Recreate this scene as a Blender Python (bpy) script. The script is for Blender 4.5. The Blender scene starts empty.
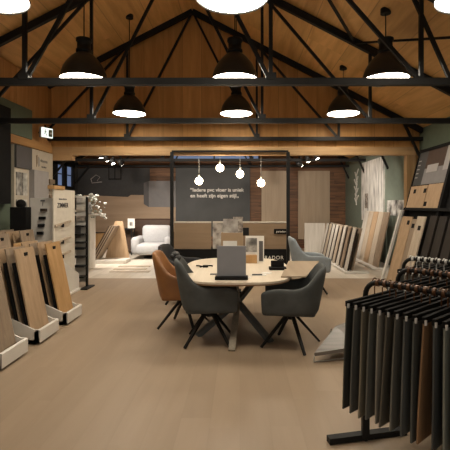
import bpy, bmesh, math, random
from mathutils import Vector, Matrix
random.seed(7)
PI = math.pi
S = bpy.context.scene
COL = S.collection
F, CX, CY, H = 410.0, 240.0, 205.0, 1.6
def X(px, y): return (px-CX)*y/F
def Z(py, y): return H-(py-CY)*y/F
ORD = ['first','second','third','fourth','fifth','sixth','seventh','eighth','ninth','tenth','eleventh','twelfth',
       'thirteenth','fourteenth','fifteenth','sixteenth','seventeenth','eighteenth','nineteenth','twentieth']

# ------------------------------------------------------------ materials
def nodes(name):
    m = bpy.data.materials.new(name); m.use_nodes = True
    nt = m.node_tree; return m, nt, nt.nodes['Principled BSDF']
def plain(name, c, rough=.6, metal=0, var=.12, scale=9, spec=.5, coat=0):
    m, nt, b = nodes(name)
    n = nt.nodes.new('ShaderNodeTexNoise'); n.inputs['Scale'].default_value = scale; n.inputs['Detail'].default_value = 3
    tc = nt.nodes.new('ShaderNodeTexCoord'); nt.links.new(tc.outputs['Object'], n.inputs['Vector'])
    r = nt.nodes.new('ShaderNodeValToRGB')
    r.color_ramp.elements[0].position = .3; r.color_ramp.elements[1].position = .7
    r.color_ramp.elements[0].color = (*[max(0, v*(1-var)) for v in c], 1)
    r.color_ramp.elements[1].color = (*[min(1, v*(1+var)) for v in c], 1)
    nt.links.new(n.outputs['Fac'], r.inputs['Fac']); nt.links.new(r.outputs['Color'], b.inputs['Base Color'])
    b.inputs['Roughness'].default_value = rough; b.inputs['Metallic'].default_value = metal
    b.inputs['Specular IOR Level'].default_value = spec
    b.inputs['Coat Weight'].default_value = coat
    return m
def wood(name, c1, c2, axis='Z', grain=14, stretch=.06, rough=.55, plank=None, seam=.5, rowaxis='X', plen=None, spec=.4, pvar=.10):
    """grain runs along axis; plank = width of boards across rowaxis"""
    m, nt, b = nodes(name); N = nt.nodes.new; L = nt.links.new
    tc = N('ShaderNodeTexCoord'); mp = N('ShaderNodeMapping'); L(tc.outputs['Object'], mp.inputs['Vector'])
    sc = [1,1,1]; sc['XYZ'.index(axis)] = stretch; mp.inputs['Scale'].default_value = sc
    n = N('ShaderNodeTexNoise'); n.inputs['Scale'].default_value = grain; n.inputs['Detail'].default_value = 6
    n.inputs['Roughness'].default_value = .62; n.inputs['Distortion'].default_value = .6
    r = N('ShaderNodeValToRGB'); r.color_ramp.elements[0].position = .34; r.color_ramp.elements[1].position = .66
    r.color_ramp.elements[0].color = (*c2, 1); r.color_ramp.elements[1].color = (*c1, 1)
    L(n.outputs['Fac'], r.inputs['Fac'])
    out = r.outputs['Color']
    if plank:
        sx = N('ShaderNodeSeparateXYZ'); L(tc.outputs['Object'], sx.inputs[0])
        dv = N('ShaderNodeMath'); dv.operation = 'DIVIDE'; dv.inputs[1].default_value = plank; L(sx.outputs[rowaxis], dv.inputs[0])
        fl = N('ShaderNodeMath'); fl.operation = 'FLOOR'; L(dv.outputs[0], fl.inputs[0])
        # offset along the board per row, so that boards end in different places
        wn0 = N('ShaderNodeTexWhiteNoise'); wn0.noise_dimensions = '1D'; L(fl.outputs[0], wn0.inputs['W'])
        l1 = N('ShaderNodeMath'); l1.operation = 'DIVIDE'; l1.inputs[1].default_value = plen or 100; L(sx.outputs[axis], l1.inputs[0])
        ad = N('ShaderNodeMath'); L(l1.outputs[0], ad.inputs[0]); L(wn0.outputs['Value'], ad.inputs[1])
        f2 = N('ShaderNodeMath'); f2.operation = 'FLOOR'; L(ad.outputs[0], f2.inputs[0])
        cb = N('ShaderNodeCombineXYZ'); L(fl.outputs[0], cb.inputs[0]); L(f2.outputs[0], cb.inputs[1])
        wn = N('ShaderNodeTexWhiteNoise'); wn.noise_dimensions = '3D'; L(cb.outputs[0], wn.inputs['Vector'])
        sc2 = N('ShaderNodeMapRange'); sc2.inputs['To Min'].default_value = 1-pvar; sc2.inputs['To Max'].default_value = 1+pvar
        L(wn.outputs['Value'], sc2.inputs['Value'])
        fr = N('ShaderNodeMath'); fr.operation = 'FRACT'; L(dv.outputs[0], fr.inputs[0])
        pp = N('ShaderNodeMath'); pp.operation = 'PINGPONG'; pp.inputs[1].default_value = .5; L(fr.outputs[0], pp.inputs[0])
        gt = N('ShaderNodeMapRange'); gt.inputs['From Min'].default_value = 0; gt.inputs['From Max'].default_value = .004/plank*2
        gt.inputs['To Min'].default_value = seam; gt.inputs['To Max'].default_value = 1; L(pp.outputs[0], gt.inputs['Value'])
        mu = N('ShaderNodeMath'); mu.operation = 'MULTIPLY'; L(sc2.outputs[0], mu.inputs[0]); L(gt.outputs[0], mu.inputs[1])
        mx = N('ShaderNodeVectorMath'); mx.operation = 'SCALE'; L(out, mx.inputs[0]); L(mu.outputs[0], mx.inputs['Scale'])
        out = mx.outputs[0]
        # shift grain per board
        ml = N('ShaderNodeVectorMath'); ml.operation = 'SCALE'; ml.inputs['Scale'].default_value = 3.7; L(wn.outputs['Color'], ml.inputs[0])
        av = N('ShaderNodeVectorMath'); L(mp.outputs[0], av.inputs[0]); L(ml.outputs[0], av.inputs[1]); L(av.outputs[0], n.inputs['Vector'])
    else:
        oi = N('ShaderNodeObjectInfo'); ml = N('ShaderNodeMath'); ml.operation = 'MULTIPLY'; ml.inputs[1].default_value = 9.0
        L(oi.outputs['Random'], ml.inputs[0])
        av = N('ShaderNodeVectorMath'); L(mp.outputs[0], av.inputs[0]); L(ml.outputs[0], av.inputs[1]); L(av.outputs[0], n.inputs['Vector'])
    L(out, b.inputs['Base Color']); b.inputs['Roughness'].default_value = rough
    b.inputs['Specular IOR Level'].default_value = spec
    return m
def glow(name, c, s, front_only=False):
    m, nt, b = nodes(name)
    b.inputs['Base Color'].default_value = (*c, 1); b.inputs['Emission Color'].default_value = (*c, 1)
    b.inputs['Emission Strength'].default_value = s
    return m
def mottled(name, cols, scale=6, stretch=(1,1,1), rough=.5, detail=4, const=False):
    m, nt, b = nodes(name); N = nt.nodes.new; L = nt.links.new
    tc = N('ShaderNodeTexCoord'); mp = N('ShaderNodeMapping'); L(tc.outputs['Object'], mp.inputs['Vector']); mp.inputs['Scale'].default_value = stretch
    n = N('ShaderNodeTexNoise'); n.inputs['Scale'].default_value = scale; n.inputs['Detail'].default_value = detail; L(mp.outputs[0], n.inputs['Vector'])
    r = N('ShaderNodeValToRGB'); e = r.color_ramp.elements
    while len(e) < len(cols): e.new(.5)
    for i, c in enumerate(cols): e[i].position = .3+.4*i/(len(cols)-1); e[i].color = (*c, 1)
    if const: r.color_ramp.interpolation = 'CONSTANT'
    L(n.outputs['Fac'], r.inputs['Fac']); L(r.outputs['Color'], b.inputs['Base Color']); b.inputs['Roughness'].default_value = rough
    return m

M = {}
M['floor'] = wood('oak floor', (.335,.250,.172), (.295,.218,.148), 'Y', 4, .10, .42, plank=.22, seam=.95, rowaxis='X', plen=1.6, pvar=.035)
M['floor_pale'] = wood('pale floor', (.72,.66,.57), (.58,.52,.44), 'Y', 5, .10, .30, plank=.22, seam=.9, rowaxis='X', plen=1.6)
M['ceil'] = wood('ceiling boards', (.78,.47,.185), (.56,.315,.11), 'Y', 6, .10, .6, plank=.62, seam=.55, rowaxis='X', plen=2.4)
M['gable'] = wood('gable boards', (.60,.32,.105), (.45,.225,.066), 'Z', 6, .12, .6, plank=.42, seam=.5, rowaxis='X')
M['sideboards'] = wood('side cladding', (.50,.28,.11), (.36,.18,.065), 'Z', 6, .12, .6, plank=.42, seam=.6, rowaxis='Y')
M['trim'] = wood('light trim timber', (.56,.36,.18), (.42,.255,.12), 'X', 9, .07)
M['trimv'] = wood('upright trim timber', (.44,.28,.14), (.32,.19,.085), 'Z', 9, .07)
M['trimy'] = wood('wall strip timber', (.50,.28,.11), (.36,.19,.07), 'Y', 9, .07)
M['barnwood'] = wood('brown wall cladding', (.20,.095,.042), (.07,.032,.014), 'X', 8, .08, .6, plank=.14, seam=.4, rowaxis='Z', plen=1.1)
M['black'] = plain('black steel', (.008,.0075,.007), .55, 0, .1, spec=.25)
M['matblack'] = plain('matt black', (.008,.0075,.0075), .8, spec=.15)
M['shade'] = plain('dark lamp enamel', (.022,.022,.021), .38)
M['lamp_in'] = plain('lamp inner white', (.8,.75,.65), .5)
M['lens'] = glow('lamp lens', (1,.90,.74), 34)
M['bulb'] = glow('bulb glass', (1,.80,.52), 34)
M['spot'] = glow('spot lens', (1,.92,.8), 30)
M['exit'] = glow('sign face', (.85,.95,.88), 1.3)
M['green'] = plain('sage green wall', (.105,.135,.095), .8, var=.05)
M['green_l'] = plain('grey green wall', (.16,.19,.15), .8, var=.05)
M['darkwall'] = plain('charcoal wall', (.035,.034,.034), .7, var=.1)
M['white'] = plain('white lacquer', (.62,.59,.54), .45, var=.03)
M['whitematt'] = plain('white board', (.60,.55,.47), .6, var=.04)
M['cream'] = plain('cream panel', (.52,.46,.37), .6, var=.05)
M['grey'] = plain('grey panel', (.19,.18,.18), .6, var=.05)
M['greyl'] = plain('light grey panel', (.33,.31,.30), .6, var=.05)
M['greyd'] = plain('dark grey panel', (.085,.08,.082), .6, var=.05)
M['chalk'] = plain('chalkboard panel', (.045,.046,.045), .6, var=.25, scale=1.2)
M['lettering'] = plain('white lettering', (.75,.72,.66), .6, var=.02)
M['letterdark'] = plain('dark lettering', (.05,.045,.05), .6, var=.02)
M['velvet'] = plain('slate upholstery', (.060,.065,.064), .85, var=.25, scale=5)
M['velvetb'] = plain('blue grey upholstery', (.23,.26,.28), .8, var=.1)
M['leather'] = plain('cognac leather', (.25,.105,.032), .5, var=.2, scale=4)
M['blackfab'] = plain('black upholstery', (.016,.016,.018), .75)
M['brownfab'] = plain('brown upholstery', (.055,.028,.016), .7)
M['ivory'] = plain('off white boucle', (.36,.36,.37), .85, var=.06, scale=30)
M['tabletop'] = wood('light oak tabletop', (.66,.57,.45), (.57,.48,.37), 'Y', 9, .06, .38, spec=.5)
M['tableedge'] = wood('tabletop edge', (.33,.20,.10), (.24,.14,.07), 'X', 9, .06)
M['greyleg'] = plain('grey lacquered steel', (.105,.115,.115), .45)
M['woodleg'] = wood('pale leg', (.30,.26,.20), (.22,.19,.15), 'Z', 12, .1)
M['paper'] = plain('paper', (.72,.70,.66), .7, var=.03)
M['card'] = plain('brown card', (.36,.25,.15), .7, var=.06)
M['screen'] = plain('grey sign board', (.20,.20,.215), .5, var=.03)
M['oak'] = wood('natural oak board', (.42,.29,.18), (.32,.215,.125), 'Z', 16, .07)
M['oak2'] = wood('golden oak board', (.46,.275,.12), (.36,.205,.08), 'Z', 16, .07)
M['oak3'] = wood('grey oak board', (.30,.225,.155), (.22,.16,.11), 'Z', 16, .07)
M['oak4'] = wood('pale oak board', (.47,.39,.30), (.37,.30,.225), 'Z', 16, .07)
M['walnut'] = wood('dark walnut board', (.05,.031,.02), (.028,.017,.010), 'Z', 16, .07)
M['whitewash'] = wood('whitewashed board', (.56,.52,.46), (.46,.42,.36), 'Z', 16, .07)
M['panel_tan'] = wood('tan veneer panel', (.25,.175,.11), (.21,.145,.09), 'X', 9, .07)
M['panel_bei'] = wood('beige veneer panel', (.40,.31,.215), (.33,.25,.17), 'Z', 9, .07)
M['panel_sample'] = wood('sample veneer', (.34,.26,.18), (.28,.21,.14), 'Y', 9, .07)
M['marble'] = mottled('marble panel', [(.12,.10,.09),(.34,.31,.28),(.5,.47,.43)], 7)
M['curtain'] = mottled('curtain print', [(.30,.29,.28),(.55,.53,.50),(.80,.78,.73),(.88,.86,.82)], 4, (1,3.4,.5))
M['photo'] = mottled('photo print', [(.03,.03,.03),(.16,.15,.14),(.45,.43,.40),(.7,.68,.64)], 5, (1,1,1))
M['scarf'] = mottled('scarf print', [(.02,.02,.02),(.02,.02,.02),(.5,.5,.5)], 45, const=True)
M['darkboard'] = wood('black brown board', (.022,.016,.012), (.012,.009,.007), 'Z', 16, .07)
M['photo2'] = mottled('sample photo print', [(.05,.045,.04),(.24,.2,.17),(.5,.45,.38)], 14)
M['windowblue'] = glow('evening window glass', (.17,.24,.42), .5)
M['windowstrip'] = glow('strip window glass', (.16,.22,.36), .7)
M['tube'] = glow('tube light', (.75,.85,1), 5)
M['rust'] = plain('rust brown rings', (.11,.045,.016), .45, .2, var=.4, scale=40)
M['clip'] = plain('pale clip', (.55,.54,.52), .4)
M['leaf'] = mottled('white flowers', [(.14,.17,.13),(.45,.46,.42),(.75,.74,.7)], 20)
M['printfloor'] = wood('printed floor', (.42,.30,.20), (.33,.23,.15), 'X', 5, .1)
M['rug'] = plain('sample plank', (.50,.42,.33), .7)
M['greyplank'] = wood('grey plank face', (.24,.215,.19), (.14,.125,.11), 'X', 12, .08, .35)

# ------------------------------------------------------------ mesh builder
class MB:
    def __init__(s): s.bm = bmesh.new()
    def box(s, lo, hi, bev=0, mat=None):
        r = bmesh.ops.create_cube(s.bm, size=1); v = r['verts']
        for q in v: q.co = Vector([lo[i]+(q.co[i]+.5)*(hi[i]-lo[i]) for i in range(3)])
        if bev:
            es = list({e for q in v for e in q.link_edges})
            rr = bmesh.ops.bevel(s.bm, geom=es, offset=bev, segments=2, affect='EDGES', profile=.5)
            v = rr['verts']
        if mat:
            for q in {q for q in v}: q.co = mat @ q.co
        return s
    def bar(s, a, b, w, h=None, w2=None, up=(0,0,1)):
        a, b = Vector(a), Vector(b); h = h or w; k = (w2 or w)/w
        d = (b-a).normalized(); u = Vector(up)
        if abs(d.dot(u)) > .98: u = Vector((0,1,0))
        s1 = d.cross(u).normalized(); s2 = s1.cross(d).normalized(); vs = []
        for p, q in ((a,1),(b,k)):
            for i, j in ((-1,-1),(1,-1),(1,1),(-1,1)): vs.append(s.bm.verts.new(p+s1*i*w/2*q+s2*j*h/2*q))
        for f in ((3,2,1,0),(4,5,6,7),(0,1,5,4),(1,2,6,5),(2,3,7,6),(3,0,4,7)): s.bm.faces.new([vs[i] for i in f])
        return s
    def tube(s, pts, r, n=8, r2=None):
        pts = [Vector(p) for p in pts]; rings = []; prev = None
        for i, p in enumerate(pts):
            d = (pts[min(i+1, len(pts)-1)]-pts[max(i-1, 0)]).normalized()
            u = Vector((0,0,1)) if abs(d.z) < .95 else Vector((1,0,0))
            if prev is not None: s1 = (prev-d*prev.dot(d)).normalized()
            else: s1 = d.cross(u).normalized()
            prev = s1; s2 = d.cross(s1); rr = r if r2 is None else r+(r2-r)*i/(len(pts)-1)
            rings.append([s.bm.verts.new(p+(s1*math.cos(2*PI*k/n)+s2*math.sin(2*PI*k/n))*rr) for k in range(n)])
        for a, b in zip(rings, rings[1:]):
            for k in range(n): s.bm.faces.new((a[k], a[(k+1)%n], b[(k+1)%n], b[k]))
        s.bm.faces.new(rings[0][::-1]); s.bm.faces.new(rings[-1]); return s
    def lathe(s, prof, n=32, c=(0,0,0), cap=False):
        c = Vector(c); rings = []
        for r, z in prof:
            rings.append([s.bm.verts.new(c+Vector((max(r,1e-4)*math.cos(2*PI*k/n), max(r,1e-4)*math.sin(2*PI*k/n), z))) for k in range(n)])
        for a, b in zip(rings, rings[1:]):
            for k in range(n): s.bm.faces.new((a[k], a[(k+1)%n], b[(k+1)%n], b[k]))
        if cap: s.bm.faces.new(rings[0][::-1]); s.bm.faces.new(rings[-1])
        return s
    def ball(s, c, r, sc=(1,1,1), sub=2):
        v = bmesh.ops.create_icosphere(s.bm, subdivisions=sub, radius=r)['verts']
        for q in v: q.co = Vector([q.co[i]*sc[i] for i in range(3)])+Vector(c)
        return s
    def prism(s, poly, ax, t0, t1):
        """poly: 2-D outline; ax: axis it is extruded along"""
        o = [i for i in range(3) if i != 'XYZ'.index(ax)]; k = 'XYZ'.index(ax)
        def P(p, t):
            v = [0,0,0]; v[o[0]], v[o[1]], v[k] = p[0], p[1], t; return s.bm.verts.new(v)
        a = [P(p, t0) for p in poly]; b = [P(p, t1) for p in poly]; n = len(poly)
        s.bm.faces.new(a); s.bm.faces.new(b[::-1])
        for i in range(n): s.bm.faces.new((a[i], b[i], b[(i+1)%n], a[(i+1)%n]))
        return s
    def build(s, name, mat, parent=None, world=True, smooth=False, sub=0, solid=0):
        bmesh.ops.recalc_face_normals(s.bm, faces=s.bm.faces)
        if parent is not None and world:
            off = parent_world(parent).inverted(); s.bm.transform(off)
        me = bpy.data.meshes.new(name); s.bm.to_mesh(me); s.bm.free()
        me.materials.append(mat)
        if smooth:
            for p in me.polygons: p.use_smooth = True
        o = bpy.data.objects.new(name, me); COL.objects.link(o)
        if parent is not None: o.parent = parent
        if solid: m = o.modifiers.new('t', 'SOLIDIFY'); m.thickness = solid; m.offset = 0
        if sub: m = o.modifiers.new('s', 'SUBSURF'); m.levels = sub; m.render_levels = sub
        return o
def parent_world(p):
    m = Matrix.Translation(p.location) @ p.rotation_euler.to_matrix().to_4x4()
    return parent_world(p.parent) @ m if p.parent else m
def tag(o, label, cat, group=None, kind=None):
    o['label'] = label; o['category'] = cat
    if group: o['group'] = group
    if kind: o['kind'] = kind
    return o
def thing(name, label, cat, loc, rz=0, group=None):
    o = bpy.data.objects.new(name, None); o.empty_display_size = .1; COL.objects.link(o)
    o.location = loc; o.rotation_euler = (0,0,rz); return tag(o, label, cat, group)
def struct(name, mb, mat, parent=None, label=None):
    o = mb.build(name, mat, parent)
    if parent is None: o['kind'] = 'structure'
    if label: o['label'] = label
    return o
def kids(o): return [c for c in list(bpy.data.objects) if c.parent == o]
def dup(root, loc, rz, label, group=None):
    r = root.copy(); COL.objects.link(r); r.location = loc; r.rotation_euler = (0,0,rz); r['label'] = label
    if group: r['group'] = group
    for ch in kids(root):
        c = ch.copy(); COL.objects.link(c); c.parent = r
        for g in kids(ch):
            d = g.copy(); COL.objects.link(d); d.parent = c
    return r
def text(name, body, size, mat, parent, loc, rot, align='CENTER', spacing=1.0, line=1.0, bold=0, world=True):
    cu = bpy.data.curves.new(name, 'FONT'); cu.body = body; cu.size = size; cu.align_x = align; cu.align_y = 'CENTER'
    cu.extrude = .002; cu.space_character = spacing; cu.space_line = line; cu.offset = bold
    tmp = bpy.data.objects.new('tmp', cu); COL.objects.link(tmp)
    bpy.context.view_layer.update()
    me = bpy.data.meshes.new_from_object(tmp.evaluated_get(bpy.context.evaluated_depsgraph_get()))
    bpy.data.objects.remove(tmp)
    mt = Matrix.Translation(loc) @ rot.to_4x4()
    if parent is not None and world: mt = parent_world(parent).inverted() @ mt
    me.transform(mt); me.materials.clear(); me.materials.append(mat)
    o = bpy.data.objects.new(name, me); COL.objects.link(o)
    if parent is not None: o.parent = parent
    return o
FRONT = Matrix.Rotation(PI/2, 3, 'X')                        # text read from -Y
def LEFTWALL(): return Matrix.Rotation(PI/2, 3, 'Z') @ FRONT   # text on a wall facing +X

# ------------------------------------------------------------ building shell
RX, RZ, SL = -1.02, 5.82, .518
WL, WR, WB = -4.12, 3.92, -6.0          # left partition, right wall, left wall of the back room
YG, YE, Y0 = 8.96, 15.2, -3.0
def roof(x): return RZ-SL*abs(x-RX)
struct('floor', MB().box((WL-.1, Y0, -.1), (WR+.1, YG, 0)), M['floor'])
struct('floor_rear', MB().box((WB-.1, YG, -.1), (WR+.1, YE+.1, 0)), M['floor_pale'])
struct('ceiling', MB().prism([(RX, RZ), (WR+.1, roof(WR+.1)), (WR+.1, roof(WR+.1)+.15), (RX, RZ+.15)], 'Y', Y0, YE+.1)
       .prism([(RX, RZ), (WB-.1, roof(WB-.1)), (WB-.1, roof(WB-.1)+.15), (RX, RZ+.15)], 'Y', Y0, YE+.1), M['ceil'])
# right wall
struct('wall_right', MB().box((WR, Y0, 0), (WR+.1, YE+.1, roof(WR)-.005)), M['green'])
# left partition: lower wall, strip, upper cladding
struct('wall_left', MB().box((WL-.1, Y0, 0), (WL, YG, roof(WL-.1)-.005)), M['sideboards'])
struct('wall_left_lower', MB().box((WL, Y0, 0), (WL+.012, 8.5, 2.70)), M['green'])
struct('wall_left_band', MB().box((WL, Y0, 2.88), (WL+.04, 8.05, 3.45)), M['green'])
struct('trim_1', MB().box((WL, Y0, 2.72), (WL+.05, YG-.06, 2.87)), M['trimy'])
# gable wall over the wide opening
o = MB()
zb = 2.80
o.prism([(WL+.001, zb), (WR-.001, zb), (WR-.001, roof(WR)-.01), (RX, RZ-.01), (WL+.001, roof(WL)-.01)], 'Y', YG, YG+.12)
struct('wall_gable', o, M['gable'])
struct('trim_2', MB().box((X(73,YG), YG-.05, 2.69), (3.82, YG+.12, 2.86)), M['trim'])
struct('trim_3', MB().box((WL+.002, YG-.05, 2.58), (X(73,YG), YG+.12, 2.86)), M['trim'])
struct('trim_4', MB().box((3.63, YG-.04, 0), (3.82, YG+.12, 2.69)), M['trimv'])
struct('wall_gable_end', MB().box((3.82, YG, 0), (WR, YG+.12, 2.80)), M['sideboards'])
# back room
struct('wall_back', MB().prism([(WB, 0), (WR, 0), (WR, roof(WR)-.01), (RX, RZ-.01), (WB, roof(WB)-.01)], 'Y', YE, YE+.1), M['barnwood'])
struct('wall_rear_left', MB().box((WB-.1, YG, 0), (WB, YE, roof(WB)-.01)), M['darkwall'])
struct('wall_rear_partition', MB().box((WB, YG, 0), (WL-.1, YG+.12, roof(WL-.1)-1.08)), M['darkwall'])
# cladding change: dark left half of the back wall
struct('trim_5', MB().box((WB+.002, YE-.03, 0), (X(146,YE), YE, 2.95)), M['darkwall'])
struct('trim_6', MB().box((WR-.012, YG+.12, 0), (WR, YE, 3.2)), M['green_l'])

def window(name, mkframe, mkpane):
    f = struct(name, mkframe, M['black']); mkpane.build('pane', M['windowblue'], f); return f
y0, y1 = 13.15, 14.65
window('window_1', MB().box((WB, y0, 2.15), (WB+.10, y0+.14, 3.05)).box((WB, y1-.14, 2.15), (WB+.10, y1, 3.05))
       .box((WB, y0, 2.15), (WB+.10, y1, 2.25)).box((WB, y0, 2.93), (WB+.10, y1, 3.05)).box((WB, 13.76, 2.2), (WB+.10, 14.0, 3.0)).box((WB, y0, 2.62), (WB+.05, y1, 2.65)),
       MB().box((WB+.005, y0+.05, 2.2), (WB+.02, y1-.05, 3.0)))
f = struct('window_2', MB().box((-2.6, YE-.05, 3.26), (.72, YE, 3.31)).box((-2.6, YE-.05, 3.55), (.72, YE, 3.6))
           .box((-2.6, YE-.05, 3.26), (-2.55, YE, 3.6)).box((.67, YE-.05, 3.26), (.72, YE, 3.6)).box((-.98, YE-.05, 3.26), (-.93, YE, 3.6)), M['black'])
MB().box((-2.58, YE-.03, 3.3), (.7, YE-.01, 3.57)).build('pane', M['windowstrip'], f)
f = struct('window_3', MB().box((X(109,YE), YE-.08, Z(180,YE)), (X(122,YE), YE-.03, Z(178.5,YE))).box((X(109,YE), YE-.08, Z(168,YE)), (X(122,YE), YE-.03, Z(166.5,YE)))
           .box((X(109,YE), YE-.08, Z(180,YE)), (X(110,YE), YE-.03, Z(167,YE))).box((X(121,YE), YE-.08, Z(180,YE)), (X(122,YE), YE-.03, Z(167,YE)))
           .box((X(115,YE), YE-.08, Z(180,YE)), (X(116,YE), YE-.03, Z(167,YE))), M['black'])
MB().box((X(110,YE), YE-.06, Z(179,YE)), (X(121,YE), YE-.035, Z(167,YE))).build('pane', M['greyl'], f)

# ------------------------------------------------------------ trusses
TZ = 3.005
def truss(y, i, extra=False, xl=WL, xr=WR):
    pos = ['nearest', 'second nearest', 'third nearest', 'first rear-room', 'middle rear-room', 'farthest rear-room'][i]
    TZ = (3.04, 2.97, 3.02, 3.0, 3.0, 3.0)[i]
    t = thing('roof_truss', '%s black steel roof truss below the timber ceiling' % pos, 'roof truss', (RX, y, TZ), 0, 'black steel roof trusses')
    w = .055
    MB().bar((xl, y, TZ), (xr, y, TZ), .07, .08).build('bottom_chord', M['black'], t)
    off = .07
    a = RX
    if xl < a:
        MB().bar((xl, y, roof(xl)-off), (a, y, RZ-off), .07, .11).build('top_chord', M['black'], t)
    MB().bar((a, y, RZ-off), (xr, y, roof(xr)-off), .07, .11).build('top_chord', M['black'], t)
    n1l, n1r, n2l, n2r = (-2.52 if i == 0 else -2.42), .36, -4.3, 2.12
    for s, n1, n2 in ((-1, n1l, n2l), (1, n1r, n2r)):
        MB().bar((a, y, RZ-off), (n1, y, TZ), .035, .045).build('diagonal', M['black'], t)
        MB().bar((n1, y, TZ), (n1, y, roof(n1)-off), .045).build('post', M['black'], t)
        if s == 1 or xl < n2:
            MB().bar((n1, y, roof(n1)-off), (n2, y, TZ), .035, .045).build('diagonal', M['black'], t)
            MB().bar((n2, y, TZ), (n2, y, roof(n2)-off), .045).build('post', M['black'], t)
        else:
            k = (n1-xl)/(n1-n2); z1 = roof(n1)-off
            MB().bar((n1, y, z1), (xl, y, z1+(TZ-z1)*k), .035, .045).build('diagonal', M['black'], t)
        MB().box((n1-.06, y-.045, TZ+.02), (n1+.06, y+.045, TZ+.10)).build('gusset_plate', M['black'], t)
    # knee brace on the right wall
    MB().bar((xr-.42, y, roof(xr-.42)-off), (xr-.02, y, 2.55), .05).build('knee_brace', M['black'], t)
    if xl == WL and i: pass
    else:
        if xl < WL: MB().bar((xl+.6, y, TZ), (xl+.02, y, 2.3), .05).build('knee_brace', M['black'], t)
    if extra:
        MB().bar((X(412,4.8), y, Z(-6,4.8)), (X(452,4.8), y, Z(84,4.8)), .04).build('diagonal', M['black'], t)
    return t
for i, y in enumerate((4.8, 6.68, 8.80, 10.8, 12.75, 14.7)):
    truss(y, i, i == 0, WB if i > 2 else WL)
yt = 6.68
tag(MB().bar((1.86, yt, roof(1.86)-.07), (.5, 4.85, roof(.5)-.08), .035).build('wind_brace', M['black']),
    'black steel roof brace running up the right ceiling slope towards the ridge', 'roof brace')
tag(MB().bar((1.86, yt-.02, roof(1.86)-.10), (X(470,5.0), 4.85, Z(41,5.0)), .03).build('wind_brace', M['black']),
    'black steel roof brace running down the right ceiling slope towards the wall', 'roof brace')

# ------------------------------------------------------------ pendant lamps
def make_pendant(loc, label):
    t = thing('pendant_lamp', label, 'pendant lamp', loc, 0, 'black dome pendant lamps')
    zr = roof(loc[0])-loc[2]
    prof = [(.315,.0), (.318,.012), (.308,.03), (.298,.08), (.272,.155), (.225,.235), (.165,.305), (.115,.35), (.085,.37)]
    inner = [(r-.008, z+.004) for r, z in prof[::-1]]
    MB().lathe(prof+inner+[prof[0]]).build('lamp_shade', M['shade'], t, False, True)
    MB().lathe([(.0,.36), (.085,.36), (.105,.38), (.105,.41), (.09,.42), (.09,.52), (.105,.525), (.105,.56), (.04,.58), (.0,.58)], 24).build('lamp_housing', M['black'], t, False, True)
    MB().lathe([(0,.012), (.30,.012), (.30,.022), (0,.022)]).build('lamp_lens', M['lens'], t, False)
    MB().tube([(0,0,.57), (0,0,zr-.03)], .008, 6).build('cord', M['black'], t, False)
    MB().lathe([(0,zr-.05), (.07,zr-.05), (.07,zr+.02), (0,zr+.02)], 16).build('ceiling_rose', M['black'], t, False)
    return t
rows = [(-2.13, 'left'), (-.07, 'middle'), (1.99, 'right')]
deps = [(3.48, 'nearest'), (5.6, 'second'), (7.9, 'farthest')]
for x, a in rows:
    for y, b in deps:
        make_pendant((x, y, {3.48:3.36, 5.6:3.305, 7.9:3.35}[y]), 'black dome pendant lamp, %s in the %s row under the ceiling' % (b, a))

# ------------------------------------------------------------ globe bulbs on black frame
t = thing('black_frame_screen', 'tall black steel frame standing in the wide opening behind the table', 'frame', (-.22, YG-.12, 0))
for x in (X(172,8.85), X(288,8.85)):
    MB().box((x-.034, YG-.16, 0), (x+.034, YG-.09, 2.74)).build('post', M['black'], t)
MB().box((X(172,8.85), YG-.16, 2.74), (X(288,8.85), YG-.09, 2.775)).build('top_rail', M['black'], t)
for k, (px, py, lb) in enumerate(((199,181,'leftmost'), (220,168,'second from left, hanging highest'), (240,174,'third from left'), (261,183,'rightmost'))):
    x, z = X(px,8.98), Z(py,8.98)
    t = thing('globe_bulb_pendant', 'glowing globe bulb on a thin cord, %s of four' % lb, 'bulb lamp', (x, YG+.02, z), 0, 'glowing globe bulbs')
    MB().ball((0,0,0), .083, sub=3).build('bulb', M['bulb'], t, False, True)
    MB().lathe([(0,.07), (.022,.07), (.022,.13), (0,.13)], 12).build('socket', M['white'], t, False)
    MB().tube([(0,0,.13), (0,0,2.69-z)], .005, 6).build('cord', M['clip'], t, False)

# ------------------------------------------------------------ track spots
def spot(px, py, y, aim, label, group, lit=True, en=60):
    x, z = X(px,y), Z(py,y)
    t = thing('track_spotlight', label, 'spotlight', (x, y, z), 0, group)
    d = (Vector(aim)-Vector((x,y,z))).normalized(); q = d.to_track_quat('Z','Y').to_matrix().to_4x4()
    m = MB().lathe([(.0,-.14), (.045,-.14), (.055,-.1), (.055,.02), (.0,.02)], 16); m.bm.transform(q); m.build('spot_body', M['black'], t, False, True)
    m = MB().lathe([(0,.021), (.048,.021), (.048,.027), (0,.027)], 16); m.bm.transform(q); m.build('spot_lens', M['spot'], t, False)
    MB().tube([(0,0,0), (0,0,2.995-z)], .012, 6).build('stem', M['black'], t, False)
    l = bpy.data.lights.new('spot_light', 'SPOT'); l.energy = en; l.spot_size = 1.5; l.spot_blend = .8; l.color = (1,.90,.78); l.shadow_soft_size = .05
    lo = bpy.data.objects.new('spot_light', l); COL.objects.link(lo); lo.parent = t
    lo.location = d*.06; lo.rotation_euler = d.to_track_quat('-Z','Y').to_euler()
    return t
aims = [(-3.6,11.6,0), (-3.0,12.6,0), (-2.6,10.3,0), (-2.4,13.6,.2)]
for k, (px, py) in enumerate(((101,157), (107,160), (113,163), (121,164))):
    spot(px, py, 10.8+k*.04, aims[k], 'lit ceiling spotlight in the left rear room, %s from the left' % ORD[k], 'lit spotlights in the rear room', en=210)
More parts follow.
